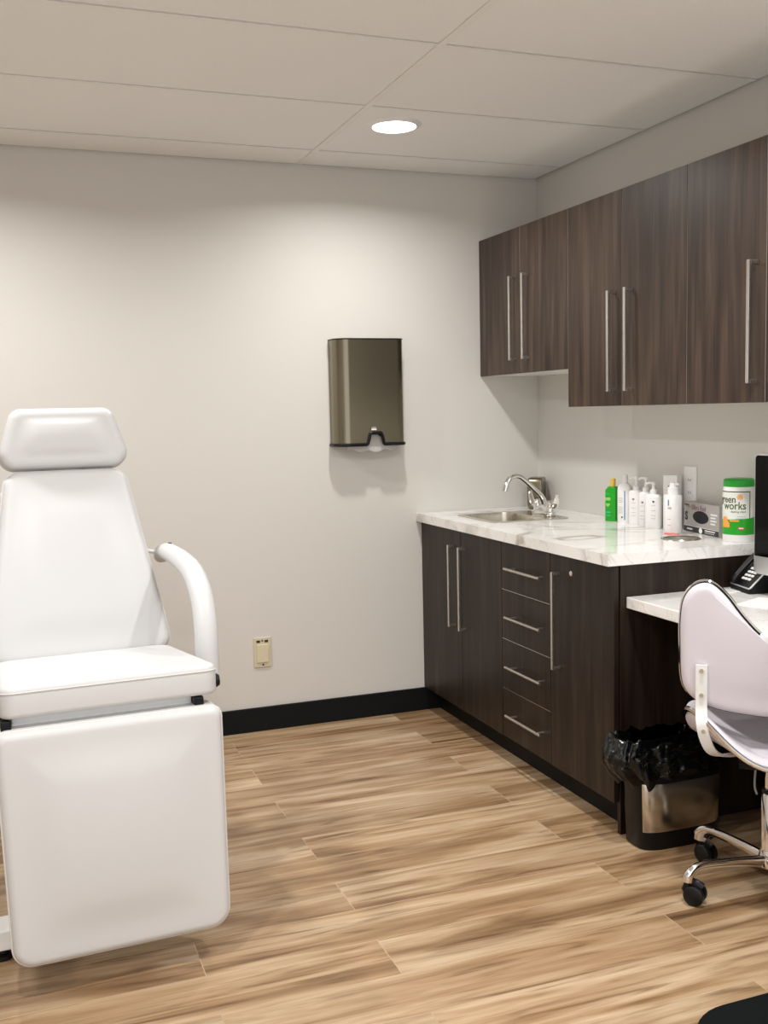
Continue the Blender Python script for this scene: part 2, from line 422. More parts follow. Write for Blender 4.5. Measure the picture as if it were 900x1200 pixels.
upper(y5, y3, UB2, [(y4, y3), (y5, y4)], 'tall dark walnut wall cabinet with two doors, beside the short one, above the bottles', [(3.242, 1.437, 1.797), (3.134, 1.437, 1.797)])
upper(y7, y5, UB2, [(y6, y5), (y7, y6)], 'dark walnut wall cabinet cut off by the right edge, above the green wipes tub', [(2.497, 1.442, 1.800), (2.40, 1.442, 1.800)])

# base cabinets (front faces -x)
BT = HW-0.038
def carcass(parent, y0, y1, T, side=False):
    b = BM(); box(b, B+0.020, R-0.001, y0+0.0005, y1-0.0005, 0.106, BT-0.001)
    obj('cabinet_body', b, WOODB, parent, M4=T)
    b = BM(); box(b, B+0.075, R-0.03, y0+0.0005, y1-0.0005, 0, 0.106); obj('toe_kick', b, BASEB, parent, M4=T)
def bthing(label, y0, y1):
    t = thing('base_cabinet', label, 'cabinet', (B, (y0+y1)/2, 0), 0, 'dark base cabinets under the worktop'); return t, Matrix.Translation(-Vector(t.location))
yA, yB, yC, yD = D-0.001, 3.554, 3.178, 2.790
t, T = bthing('dark two-door base cabinet under the sink against the far wall', yB, yA)
carcass(t, yB, yA, T)
for (p, q), hy in (((3.926, yA), 3.987), ((yB, 3.926), 3.884)):
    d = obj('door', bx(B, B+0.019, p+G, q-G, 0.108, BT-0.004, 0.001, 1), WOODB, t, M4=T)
    bar_handle_v(d, hy, 0.462, 0.814, B, 0.011).data.transform(T)
t, T = bthing('dark base cabinet with a stack of four drawers between the two door cabinets', yC, yB)
carcass(t, yC, yB, T)
for z0, z1, hz in ((0.688, BT-0.004, 0.782), (0.495, 0.688, 0.595), (0.299, 0.495, 0.402), (0.108, 0.299, 0.212)):
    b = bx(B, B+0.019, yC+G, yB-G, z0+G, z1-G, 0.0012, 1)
    d = obj('drawer', b, WOODB, t, M4=T)
    e = BM(); box(e, B-0.0006, B+0.002, yC+0.003, yB-0.003, z0+G, z0+G+0.0022)
    if z0 > 0.2: obj('edge_strip', e, NICKEL, d, M4=T)
    bar_handle_h(d, 3.200, 3.470, hz, B).data.transform(T)
t, T = bthing('dark base cabinet with one locking door at the near end beside the desk', yD-0.020, yC)
carcass(t, yD, yC, T)
d = obj('door', bx(B, B+0.019, yD-0.014, yC-G, 0.108, BT-0.004, 0.001, 1), WOODB, t, M4=T)
bar_handle_v(d, 3.111, 0.474, 0.818, B, 0.010).data.transform(T)
b = BM(); lathe(b, [(0.0095, 0), (0.0095, 0.004), (0.007, 0.006), (0.004, 0.006)], 20)
b.transform(face_negx(B, 3.031, 0.822)); obj('lock', b, CHROME, d, True, M4=T)
b = BM(); box(b, B+0.022, R-0.001, yD-0.018, yD-0.0005, 0, BT-0.001, 0.001, 1); obj('side_panel', b, WOODB, t, M4=T)

# ------------------------------------------------------------ worktop with cut-outs
def slab_holes(bm, outer, holes, z0, z1, bev=0.0):
    es = []
    for loop in [outer]+holes:
        vs = [bm.verts.new((p[0], p[1], z1)) for p in loop]
        es += [bm.edges.new((vs[i], vs[(i+1) % len(vs)])) for i in range(len(vs))]
    r = bmesh.ops.triangle_fill(bm, use_beauty=True, use_dissolve=False, edges=es)
    fs = [x for x in r['geom'] if isinstance(x, bmesh.types.BMFace)]
    ex = bmesh.ops.extrude_face_region(bm, geom=fs, use_keep_orig=True)
    for v in ex['geom']:
        if isinstance(v, bmesh.types.BMVert): v.co.z = z0
    return bm
SX0, SX1, SY0, SY1 = 1.885, 2.245, 3.765, 4.150        # sink outer rim
bowl = rpoly([(SX0+0.02, SY0+0.022), (SX1-0.10, SY0+0.022), (SX1-0.10, SY1-0.022), (SX0+0.02, SY1-0.022)], 0.05, 6)
cut = rpoly([(SX0+0.012, SY0+0.012), (SX1-0.012, SY0+0.012), (SX1-0.012, SY1-0.012), (SX0+0.012, SY1-0.012)], 0.03, 4)
GC, GR = (2.215, 2.985), 0.0655
circ = [Vector((GC[0]+(GR-0.004)*math.cos(2*PI*k/40), GC[1]+(GR-0.004)*math.sin(2*PI*k/40))) for k in range(40)]
b = slab_holes(BM(), [(F, YE), (R-0.001, YE), (R-0.001, D-0.001), (F, D-0.001)], [cut, circ], BT, HW)
wt = obj('worktop', b, MARBLE); tag(wt, 'white marble-pattern worktop with grey veins lying along the base cabinets', 'worktop')
# sink
t = thing('sink', 'small square stainless steel drop-in sink set into the marble worktop', 'sink', (2.065, 3.9575, HW))
T = Matrix.Translation(-Vector(t.location))
rim = rpoly([(SX0, SY0), (SX1, SY0), (SX1, SY1), (SX0, SY1)], 0.035, 6)
b = slab_holes(BM(), rim, [bowl], HW+0.0004, HW+0.004); obj('rim', b, STEEL, t, M4=T)
b = BM(); n = len(bowl); cc = sum(bowl, Vector((0, 0)))/n; rings = []
for z, s in ((HW+0.004, 1.0), (HW-0.01, 0.985), (HW-0.08, 0.965), (HW-0.128, 0.93), (HW-0.142, 0.85), (HW-0.147, 0.15)):
    rings.append([b.verts.new((*(cc.lerp(p, s)), z)) for p in bowl])
for p, q in zip(rings, rings[1:]):
    for k in range(n): b.faces.new((p[k], p[(k+1) % n], q[(k+1) % n], q[k]))
b.faces.new(rings[-1]); obj('bowl', b, STEEL, t, 'all', M4=T)
b = BM(); lathe(b, [(0.028, HW-0.1465), (0.028, HW-0.1445), (0.02, HW-0.144), (0.005, HW-0.1455)], 20, (cc.x, cc.y)); obj('drain', b, CHROME, t, True, M4=T)
# faucet
FX, FY, FZ = 2.195, 3.912, HW+0.004
t = thing('faucet', 'chrome two-handle faucet with a swan-neck spout behind the sink bowl', 'faucet', (FX, FY, FZ))
T = Matrix.Translation((0, 0, 0))
b = BM(); prism(b, rpoly([(-0.026, -0.078), (0.026, -0.078), (0.026, 0.078), (-0.026, 0.078)], 0.025, 6), 0, 0.022, 0.006)
sweep(b, catmull([(0, -0.06, 0.02), (0, -0.03, 0.026), (0, 0, 0.034), (0, 0.03, 0.026), (0, 0.06, 0.02)], 6), 0.016, 12)
obj('base', b, CHROME, t, True)
b = BM()
sweep(b, catmull([(0.004, 0, 0.02), (0.002, 0, 0.055), (-0.012, 0, 0.083), (-0.045, 0, 0.115), (-0.092, 0, 0.157), (-0.118, 0, 0.172), (-0.146, 0, 0.172), (-0.166, 0, 0.160)], 7), lambda q: 0.0135-0.004*min(1, q*1.4), 14)
obj('spout', b, CHROME, t, True)
b = BM(); sweep(b, [(-0.160, 0, 0.168), (-0.172, 0, 0.152), (-0.180, 0, 0.130), (-0.185, 0, 0.112)], 0.0118, 14); obj('aerator', b, CHROME, t, True)
for s in (-1, 1):
    b = BM(); lathe(b, [(0.019, 0.018), (0.0185, 0.045), (0.0165, 0.058), (0.010, 0.066), (0.002, 0.068)], 20, (0, s*0.052)); hd = obj('handle', b, CHROME, t, True)
    b = BM(); sweep(b, catmull([(0, s*0.055, 0.040), (0, s*0.080, 0.038), (0.0, s*0.100, 0.052), (0.0, s*0.114, 0.078), (0.0, s*0.120, 0.098)], 5), lambda q: 0.009+0.006*math.sin(PI*min(1, q*1.1)), 10, flat=0.45, upv=(0, -s*0.5, 1))
    obj('lever', b, CHROME, hd, True)
# soap dispenser in the corner
t = thing('soap_dispenser', 'small rounded bronze-grey metal dispenser standing in the corner behind the faucet', 'dispenser', (2.345, 4.245, HW))
b = BM(); cushion(b, rpoly([(-0.062, 0.0), (0.062, 0.0), (0.062, 0.145), (-0.062, 0.145)], 0.022, 5), 0.07, 0.012, 0.004)
b.transform(Matrix.Rotation(math.radians(-38), 4, 'Z')@face_negx(-0.035, 0, 0)); obj('body', b, DISP, t, True)
b = BM(); box(b, -0.003, 0.003, 0.03, 0.135, 0.004, 0.0065, 0.0006); b.transform(Matrix.Rotation(math.radians(-38), 4, 'Z')@face_negx(-0.035, 0, 0)); obj('window_slot', b, BLACK, t)

# round waste chute ring
t = thing('waste_chute_ring', 'round stainless waste chute opening sunk in the marble worktop before the glove box', 'chute ring', (GC[0], GC[1], HW))
b = BM(); lathe(b, [(0.0600, 0.0005), (0.0600, 0.003), (0.0625, 0.0042), (0.0665, 0.0036), (0.0685, 0.0003)], 48, capb=False, capt=False); obj('ring', b, STEEL, t, True)
b = BM(); lathe(b, [(0.0606, 0.002), (0.0600, -0.09)], 48, capb=False, capt=False); obj('sleeve', b, SATIN, t, True)
b = BM(); lathe(b, [(0.0602, -0.090), (0.001, -0.090)], 48, capb=False); obj('sleeve_bottom', b, SATIN, t, True)

# ------------------------------------------------------------ bottles on the worktop
def heart(bm, y, z, s, x):         # small leaf-like emblem
    pts = []
    for k in range(20):
        a = 2*PI*k/20; pts.append((16*math.sin(a)**3/16*s, (13*math.cos(a)-5*math.cos(2*a)-2*math.cos(3*a)-math.cos(4*a))/16*s))
    q = BM(); prism(q, pts, 0, 0.0005); q.transform(face_negx(x, y, z))
    me = bpy.data.meshes.new('tmp'); q.to_mesh(me); q.free(); bm.from_mesh(me); bpy.data.meshes.remove(me)
def flatbox(bm, x, y, z, w_, h_):  # a printed bar on a plane facing -x
    box(bm, x-0.0004, x+0.0005, y-w_/2, y+w_/2, z-h_/2, z+h_/2)
VD = math.atan2(2.35, 3.3)         # the bottles face roughly the camera
def bottle_root(name, label, x, y, rz=0.0, group=None): return thing(name, label, 'bottle', (x, y, HW), rz, group)
def body(w_, d_, h_, sh, neck, rnd=0.5):
    """oval bottle body: half width w_, half depth d_, height h_, shoulder height sh"""
    b = BM(); seg = 36; rings = []
    prof = [(0.93, 0), (1, 0.004), (1, h_-sh)]
    for k in range(1, 7):
        a = PI/2*k/6; prof.append((1-(1-neck/w_)*(1-math.cos(a)), h_-sh+sh*math.sin(a)))
    for s, z in prof:
        ring = []
        for k in range(seg):
            a = 2*PI*k/seg; c_, s_ = math.cos(a), math.sin(a); e = 0.62
            yy = math.copysign(abs(c_)**e, c_)*w_*s; xx = math.copysign(abs(s_)**e, s_)*max(d_*s, min(neck, d_) if s < 1 else 0)
            ring.append(b.verts.new((xx, yy, z)))
        rings.append(ring)
    for p, q in zip(rings, rings[1:]):
        for k in range(seg): b.faces.new((p[k], p[(k+1) % seg], q[(k+1) % seg], q[k]))
    b.faces.new(rings[0][::-1]); b.faces.new(rings[-1]); return b
# the bottle faces lie on -x in local space; rz turns them a little to the room
RZ = math.radians(28)
# 1 green bottle
t = bottle_root('lotion_bottle', 'green bottle with a yellow cap, leftmost of the row on the worktop', 2.335, 3.600, RZ)
b = BM(); prism(b, [(-0.024, 0), (0.024, 0), (0.024, 0.132), (0.018, 0.141), (-0.010, 0.141), (-0.024, 0.126)], -0.015, 0.015, 0.004)
bmesh.ops.scale(b, vec=(-1, 1, 1), verts=b.verts)
b.transform(face_negx(0, 0, 0)@Matrix.Scale(-1, 4, (1, 0, 0))); obj('body', b, GREEN, t, True)
b = BM(); lathe(b, [(0.0115, 0.140), (0.0115, 0.171), (0.0105, 0.173)], 20, (0, -0.004)); obj('cap', b, YELLOW, t, True)
for q in ((0.010, 0.110, 0.014, 0.003), (0.008, 0.036, 0.018, 0.006), (0.008, 0.023, 0.016, 0.004)):
    b = BM(); flatbox(b, -0.0156, *q); obj('printed_line', b, TEAL, t)
b = BM(); flatbox(b, -0.0156, 0.010, 0.090, 0.022, 0.012); obj('printed_panel', b, PALEG, t)
b = BM(); heart(b, 0.010, 0.066, 0.009, -0.0156); obj('leaf_print', b, PALEG, t)
# 2 white bottle with blue stripe
t = bottle_root('lotion_bottle', 'white screw-cap bottle with a vertical blue stripe, second from the left in the row', 2.345, 3.522, RZ)
obj('body', body(0.030, 0.017, 0.156, 0.026, 0.012), WHITE, t, True)
b = BM(); lathe(b, [(0.0125, 0.155), (0.0115, 0.189), (0.0105, 0.191)], 20); obj('cap', b, WHITE, t, True)
b = BM(); box(b, -0.0176, -0.0168, -0.010, -0.0055, 0.012, 0.128); obj('blue_stripe', b, BLUE, t)
for z in (0.098, 0.09, 0.083, 0.063, 0.055, 0.047, 0.04):
    b = BM(); flatbox(b, -0.0174, 0.010, z, 0.018, 0.0018); obj('printed_line', b, GREYINK, t)
b = BM(); heart(b, 0.004, 0.022, 0.0042, -0.0174); obj('emblem', b, INK, t)
def pump(parent, z, h_=0.05, dirn=(0, 1), s=1.0):
    b = BM(); lathe(b, [(0.013*s, z-0.001), (0.013*s, z+0.014), (0.0075*s, z+0.018), (0.006*s, z+0.03), (0.0045*s, z+0.031), (0.0045*s, z+h_-0.010)], 20)
    obj('collar', b, WHITE, parent, True)
    b = BM(); d = Vector((dirn[0], dirn[1], 0)).normalized()
    lathe(b, [(0.008*s, z+h_-0.012), (0.009*s, z+h_-0.004), (0.007*s, z+h_)], 16)
    sweep(b, [Vector((0, 0, z+h_-0.004)), d*0.02+Vector((0, 0, z+h_-0.004)), d*0.031*s+Vector((0, 0, z+h_-0.009))], 0.0042, 10)
    obj('pump_head', b, WHITE, parent, True)
def pump_bottle(label, x, y, w_, d_, h_, pumph, dirn, em=(0.0, 0.1), group='white pump bottles with emblems on the worktop', cyl_=False):
    t = bottle_root('pump_bottle', label, x, y, RZ, group)
    obj('body', body(w_, d_, h_, 0.012, 0.012), WHITE, t, True)
    pump(t, h_, pumph, dirn)
    b = BM(); heart(b, em[0], em[1], 0.0048, -d_-0.0004); obj('emblem', b, MAROON if em[0] != -0.009 else INK, t)
    for q in (0.014, 0.034, 0.052, 0.064):
        b = BM(); flatbox(b, -d_-0.0003, em[0], em[1]-q, 0.018, 0.0012); obj('printed_line', b, GREYINK, t)
    return t
pump_bottle('white pump bottle with a brown emblem, directly right of the blue-striped bottle', 2.345, 3.442, 0.030, 0.019, 0.136, 0.052, (0, 1), (0.004, 0.100))
pump_bottle('white pump bottle, slim, middle one of the three emblem pump bottles', 2.340, 3.372, 0.027, 0.018, 0.134, 0.056, (0, 1), (0.006, 0.093))
pump_bottle('white pump bottle, shortest and rightmost of the three emblem pump bottles', 2.325, 3.302, 0.032, 0.019, 0.130, 0.046, (0, 1), (-0.009, 0.102))
# tall white carton behind
t = thing('lotion_carton', 'tall narrow white carton standing behind the round white bottle', 'box', (2.368, 3.245, HW), RZ)
b = bx(-0.018, 0.018, -0.028, 0.028, 0, 0.203, 0.001, 1); obj('body', b, WHITE, t)
b = BM(); heart(b, 0.004, 0.160, 0.005, -0.0184); flatbox(b, -0.0182, 0.004, 0.146, 0.016, 0.0012); obj('emblem', b, INK, t)
# round airless bottle
t = bottle_root('spray_bottle', 'round white pump bottle with a small blue mark beside the glove box', 2.305, 3.154, RZ)
b = BM(); lathe(b, [(0.0305, 0), (0.032, 0.003), (0.032, 0.135), (0.030, 0.138)], 32); obj('body', b, WHITE, t, True)
b = BM(); lathe(b, [(0.020, 0.137), (0.019, 0.165), (0.013, 0.168), (0.011, 0.181), (0.008, 0.183)], 24)
sweep(b, [(0, 0, 0.177), (-0.004, -0.026, 0.177)], 0.004, 8); obj('pump_head', b, WHITE, t, True)
b = BM(); box(b, -0.0326, -0.0312, 0.000, 0.0045, 0.100, 0.122); obj('blue_mark', b, BLUE, t)
for q in ((-0.008, 0.0045, 0.088, 0.095), (-0.006, 0.0045, 0.050, 0.052), (-0.008, 0.0045, 0.028, 0.0295)):
    b = BM(); box(b, -0.0326, -0.0312, *q); obj('printed_line', b, GREYINK, t)
# pink strip
t = obj('nail_file', bx(-0.009, 0.009, -0.026, 0.026, 0, 0.004, 0.0015), PINK); t.location = (2.266, 3.108, HW); t.rotation_euler = (0, 0, RZ+0.15)
tag(t, 'thin coral pink strip lying on the worktop in front of the round white bottle', 'strip')
# glove box
GX, GY, GRZ = 2.370, 3.052, math.radians(-9)
t = thing('glove_box', 'silver-grey disposable glove box marked S with an oval black opening', 'glove box', (GX, GY, HW), GRZ)
gw, gh, gd = 0.124, 0.110, 0.018
ov = [(0.020+0.056*math.cos(2*PI*k/32), 0.064+0.0225*math.sin(2*PI*k/32)) for k in range(32)]
b = BM(); prism(b, [(-gw, 0), (gw, 0), (gw, gh), (-gw, gh)], -gd*2, 0, 0.0008)
b.transform(face_negx(-gd, 0, 0)); obj('carton', b, BOXG, t)
X = -gd-0.0003
b = BM(); prism(b, [(p[0]-0.020-0.002, p[1]-0.004) for p in ov], 0, 0.0005); b.transform(face_negx(X, 0, 0)); obj('opening', b, BLACK, t)
b = BM(); box(b, X-0.0004, X, -gw, gw, 0.002, 0.022); obj('lower_band', b, INK, t)
b = text_bm('S', 0.042, 0.0003, bold=0.0014); b.transform(face_negx(X-0.0004, gw-0.008, 0.044)); obj('size_letter', b, INK, t)
b = text_bm('Ultra Red', 0.026, 0.0003, sxx=1.0); b.transform(face_negx(X-0.0004, 0.068, 0.084)); obj('brand_text', b, MAROON, t)
b = text_bm('NuSkin', 0.011, 0.0003, sxx=1.1); b.transform(face_negx(X-0.0004, gw-0.006, 0.096)); box(b, X-0.0005, X, 0.076, 0.108, 0.091, 0.0925); obj('brand_small_text', b, MAROON, t)
b = BM()
for q, l in ((0.074, 0.046), (0.063, 0.034), (0.052, 0.040), (0.041, 0.032)): box(b, X-0.0004, X, -0.068-l, -0.068, q, q+0.005)
obj('side_text', b, WHITE, t)
b = BM(); prism(b, [(0.012*math.cos(k*PI/10), 0.012+0.010*math.sin(k*PI/10)) for k in range(20)], 0.0006, 0.0012); b.transform(face_negx(X, 0.0, 0)); 
box(b, X-0.001, X-0.0006, -0.10, -0.030, 0.014, 0.018); box(b, X-0.001, X-0.0006, -0.095, -0.030, 0.008, 0.0095); box(b, X-0.001, X-0.0006, 0.06, 0.10, 0.009, 0.015); box(b, X-0.001, X-0.0006, -gw, gw, 0.0225, 0.0240)
obj('band_print', b, WHITE, t)
# wipes tub
WX, WY, WR = 2.342, 2.842, 0.0515
t = thing('wipes_tub', 'round white and green wipes tub with green lid and green works lettering', 'tub', (WX, WY, HW))
b = BM(); lathe(b, [(WR-0.003, 0), (WR, 0.004), (WR, 0.176), (WR-0.003, 0.190)], 48); obj('body', b, WHITE, t, True)
b = BM(); lathe(b, [(WR-0.002, 0.186), (WR-0.001, 0.190), (WR-0.001, 0.207), (WR-0.006, 0.212), (WR-0.02, 0.2135)], 48); obj('lid', b, GREEND, t, True)
tocam = math.atan2(-WY, -WX)
def wrap(bm, a0, r):     # local XY text -> around the tub; x arc length, y height, z out
    for v in bm.verts:
        a = a0+v.co.x/r; rr = r+v.co.z; v.co = Vector((rr*math.cos(a), rr*math.sin(a), v.co.y))
def arcpatch(a0, a1, z0, z1, r, n=28, zt=None):
    b = BM(); ra = []
    for k in range(n+1):
        a = a0+(a1-a0)*k/n; zz = zt(k/n) if zt else z1
        ra.append((b.verts.new((r*math.cos(a), r*math.sin(a), z0)), b.verts.new((r*math.cos(a), r*math.sin(a), zz))))
    for p, q in zip(ra, ra[1:]): b.faces.new((p[0], q[0], q[1], p[1]))
    return b
# seen from the camera, +angle runs to the right
lab0 = tocam
obj('label_border', arcpatch(lab0-1.75, lab0+0.78, 0.03, 0.172, WR+0.0004), OLIVEINK, t, 'all')
obj('label_face', arcpatch(lab0-1.68, lab0+0.70, 0.03, 0.1685, WR+0.0008), LABELC, t, 'all')
obj('green_band', arcpatch(lab0-1.95, lab0+1.9, 0.026, 0.07, WR+0.0012, 40, lambda q: 0.072+0.014*q), GREEN, t, 'all')
for s, z, x, sz, m in (('green', 0.134, -0.052, 0.034, OLIVEINK), ('works', 0.112, -0.046, 0.036, OLIVEINK)):
    b = text_bm(s, sz, 0.0003, sxx=0.86, bold=0.0004); wrap2 = [v for v in b.verts]
    mx = max(v.co.x for v in b.verts); 
    end = -0.010 if s == 'green' else 0.0235
    for v in b.verts: v.co.x += end-mx; v.co.y += z
    wrap(b, lab0, WR+0.0012); obj('lettering', b, m, t)
b = BM()
for k in range(8):
    a = 2*PI*k/8; c_, s_ = math.cos(a), math.sin(a); cx, cz = 0.004, 0.153
    p = [(cx+0.002*c_-0.0013*s_, cz+0.002*s_+0.0013*c_), (cx+0.0105*c_-0.002*s_, cz+0.0105*s_+0.002*c_), (cx+0.0105*c_+0.002*s_, cz+0.0105*s_-0.002*c_), (cx+0.002*c_+0.0013*s_, cz+0.002*s_-0.0013*c_)]
    prism(b, p, 0, 0.0004)
wrap(b, lab0, WR+0.0012); obj('flower_logo', b, ORANGE, t)
b = text_bm('cleaning wipes', 0.0088, 0.0002, sxx=1.0)
mx = max(v.co.x for v in b.verts)
for v in b.verts: v.co.x += 0.0235-mx; v.co.y += 0.101
wrap(b, lab0, WR+0.0012); obj('small_lettering', b, OLIVEINK, t)
b = BM()
for x0, x1, z in ((-0.004, 0.0235, 0.0865), (-0.008, 0.0235, 0.0795)):
    for k in range(8): prism(b, [(x0+(x1-x0)*k/8, z), (x0+(x1-x0)*(k+0.75)/8, z), (x0+(x1-x0)*(k+0.75)/8, z+0.0018), (x0+(x1-x0)*k/8, z+0.0018)], 0, 0.0003)
wrap(b, lab0, WR+0.0012); obj('fine_print', b, GREYINK, t)
b = arcpatch(lab0-0.55, lab0+0.02, 0.0705, 0.0765, WR+0.0022); obj('orange_bar', b, ORANGE, t)
b = arcpatch(lab0-1.15, lab0-0.55, 0.05, 0.10, WR+0.0024, 20, lambda q: 0.098-0.03*abs(q-0.5)-0.02*q); obj('orange_fruit_print', b, ORANGE, t)
b = arcpatch(lab0-0.02, lab0+0.34, 0.0445, 0.0525, WR+0.0022); obj('red_emblem', b, RED, t); b = arcpatch(lab0+0.02, lab0+0.30, 0.0462, 0.0505, WR+0.0026); obj('white_emblem', b, WHITE, t)

# ------------------------------------------------------------ wall items
# outlet on right wall above worktop
t = thing('wall_outlet', 'white electrical outlet plate on the right wall above the glove box', 'outlet', (R, 3.195, 1.06))
obj('plate', bx(-0.006, 0, -0.036, 0.036, -0.06, 0.095, 0.002), WHITE, t)
for z in (-0.005, 0.042):
    b = BM(); prism(b, rpoly([(-0.017, z-0.017), (0.017, z-0.017), (0.017, z+0.017), (-0.017, z+0.017)], 0.008, 4), 0.006, 0.0078); b.transform(face_negx(0, 0, 0)); s_ = obj('socket', b, WHITE, t)
    for q in (-0.006, 0.006): obj('slot', bx(-0.0084, -0.0078, q-0.0012, q+0.0012, z-0.002, z+0.008), INK, s_)
# outlet on back wall
t = thing('covered_outlet', 'almond outlet plate with a closed cover low on the far wall', 'outlet', (1.044, D, 0.349))
obj('plate', bx(-0.039, 0.039, -0.007, 0, -0.066, 0.066, 0.0025), ALM, t)
obj('cover', bx(-0.026, 0.026, -0.013, -0.006, -0.044, 0.036, 0.002), ALML, t)
for q in (-0.026, 0.010): obj('vent_slot', bx(q, q+0.016, -0.0082, -0.0068, 0.044, 0.054), INK, t)
for x, z in ((0, 0.052), (0.001, -0.054)):
    b = BM(); cyl(b, (x, -0.0085, z), (x, -0.0065, z), 0.004, 10); obj('screw', b, INK, t)
# paper towel dispenser
PX0, PX1, PZ0, PZ1, PD = 1.384, 1.700, 1.238, 1.698, 0.100
t = thing('paper_towel_dispenser', 'smoked stainless paper towel dispenser with a curved left edge on the far wall', 'towel dispenser', ((PX0+PX1)/2, D, PZ0))
hwid = (PX1-PX0)/2; ph = PZ1-PZ0
def shell(x):                                        # plan curve: depth of the cover
    pts = []
    return pts
plan = []
rr = 0.055
for k in range(13): a = PI+PI/2*k/12; plan.append((-hwid+rr+rr*math.cos(a), -PD+rr+rr*math.sin(a)))
for k in range(13): a = 1.5*PI+PI/2*k/12; plan.append((hwid-0.03+0.03*math.cos(a), -PD+0.03+0.03*math.sin(a)))
# bow the front slightly
plan = [(x, y-0.008*(1-(x/hwid)**2)) for x, y in plan]
import itertools
dens = []
for p, q in zip(plan, plan[1:]):
    m_ = max(1, int(abs(q[0]-p[0])/0.0045)); dens += [(p[0]+(q[0]-p[0])*k/m_, p[1]+(q[1]-p[1])*k/m_) for k in range(m_)]
dens.append(plan[-1]); dens = [(-hwid, -0.001)]+dens+[(hwid, -0.001)]
nx0, nx1, nh = -0.040, 0.012, 0.042                  # notch
def lowz(x):
    xm = (nx0+nx1)/2+0.03; d = abs(x-xm); hw_ = 0.031
    if d < hw_-0.008: return 0.050
    if d < hw_+0.010: q = (d-(hw_-0.008))/0.018; return 0.050*(0.5+0.5*math.cos(PI*q))
    return 0.0
b = BM(); cols = [(b.verts.new((x, y, lowz(x)+0.006)), b.verts.new((x, y, ph))) for x, y in dens]
for p, q in zip(cols, cols[1:]): b.faces.new((p[0], q[0], q[1], p[1]))
b.faces.new([c_[1] for c_ in cols]); obj('cover', b, DISP, t, True)
b = BM()
sweep(b, [(x, y-0.001, lowz(x)+0.004) for x, y in dens], 0.0075, 8); obj('bottom_trim', b, BLACK, t, True)
b = BM(); sweep(b, [(x, y-0.0005, ph) for x, y in dens], 0.0028, 6); obj('top_trim', b, BLACK, t, True)
obj('back_plate', bx(-hwid+0.004, hwid-0.004, -0.030, -0.001, 0.005, ph-0.004), BLACK, t)
b = BM(); n = 24; g1 = []
for k in range(n+1):
    q = k/n; x = -0.105+0.225*q; zz = -0.020-0.006*math.sin(q*PI*1.0)*1+0.004*math.sin(q*19); yy = -0.070-0.014*math.sin(q*PI)
    g1.append((b.verts.new((x, yy, zz)), b.verts.new((x, yy+0.004, 0.030+0.026*math.exp(-((q-0.52)/0.13)**2)))))
for p, q in zip(g1, g1[1:]): b.faces.new((p[0], q[0], q[1], p[1]))
bmesh.ops.solidify(b, geom=b.faces[:], thickness=0.006); obj('paper_towel', b, PAPER, t, True)
b = text_bm('TORK', 0.0085, 0.0004, align='CENTER'); b.transform(face_negy(0.005, -PD-0.009, 0.074))
box(b, -0.006, 0.018, -PD-0.0086, -PD-0.0078, 0.066, 0.0725, 0.0003); obj('logo', b, WHITE, t)
obj('latch', bx(hwid-0.001, hwid+0.004, -0.05, -0.035, 0.225, 0.25, 0.001), BLACK, t)

# ------------------------------------------------------------ desk and what is on it
t = thing('desk', 'low marble-topped desk running along the right wall beside the base cabinets', 'desk', (1.853, 2.0, 0))
T = Matrix.Translation(-Vector(t.location)); YD = 2.771
obj('desk_top', bx(1.850, R-0.001, 1.20, YD, DZ-0.036, DZ, 0.002, 1), MARBLE, t, M4=T)
obj('side_panel', bx(1.875, R-0.002, 1.22, 1.24, 0, DZ-0.037), WOODB, t, M4=T)
obj('under_desk_shade_panel', bx(R-0.022, R-0.001, 1.242, YD, 0.0, DZ-0.037), WOODB, t, M4=T)  # dark panel added to stand in for the shade under the desk
# computer
t = thing('computer', 'all-in-one computer with black screen and silver chin cut by the right edge', 'computer', (2.205, 2.338, DZ))
def mface(bm): bm.transform(face_negx(0, 0, 0))
z0, z1 = 0.074, 0.446
b = BM(); prism(b, rpoly([(-0.264, z0), (0.264, z0), (0.264, z1), (-0.264, z1)], 0.014, 6), -0.012, 0, 0.001); mface(b); obj('housing', b, SILVER, t, True)
b = BM(); prism(b, [p for p in rpoly([(-0.261, z0+0.056), (0.261, z0+0.056), (0.261, z1-0.003), (-0.261, z1-0.003)], [0.001, 0.001, 0.012, 0.012], 6)], 0, 0.0012); mface(b); obj('screen', b, GLASSB, t)
b = BM(); prism(b, [(-0.095, 0.22), (0.095, 0.22), (0.095, 0.012), (-0.095, 0.012)], 0, 0.006); b.transform(Matrix.Translation((0.055, 0, 0))@Matrix.Rotation(math.radians(-8), 4, 'Y')@face_negx(0, 0, 0)); obj('stand_neck', b, SILVER, t)
obj('stand_foot', bx(-0.045, 0.10, -0.095, 0.095, 0, 0.006, 0.002), SILVER, t)
# phone
t = thing('desk_phone', 'black desk phone with white number keys and a silver edge on the desk', 'telephone', (2.280, 2.676, DZ), math.radians(-9))
wdt = 0.058; ang = math.radians(44); Lp = 0.165
b = BM(); prof = [(-0.060, 0.0), (0.085, 0.0), (0.085, 0.075), (0.062, 0.128), (-0.060, 0.016)]
prism(b, prof, -wdt, wdt, 0.003); b.transform(Matrix(((1, 0, 0, 0), (0, 0, 1, 0), (0, 1, 0, 0), (0, 0, 0, 1)))); obj('body', b, BLACK, t, True)
sl = Vector((0.122, 0, 0.112)).normalized(); nn = Vector((-sl.z, 0, sl.x)); o0 = Vector((-0.060, 0, 0.016))
PM = Matrix(((0, sl.x, nn.x, o0.x), (-1, 0, 0, 0), (0, sl.z, nn.z, o0.z), (0, 0, 0, 1)))   # local x -> -y (toward camera side), y -> up slope, z -> normal
b = BM()
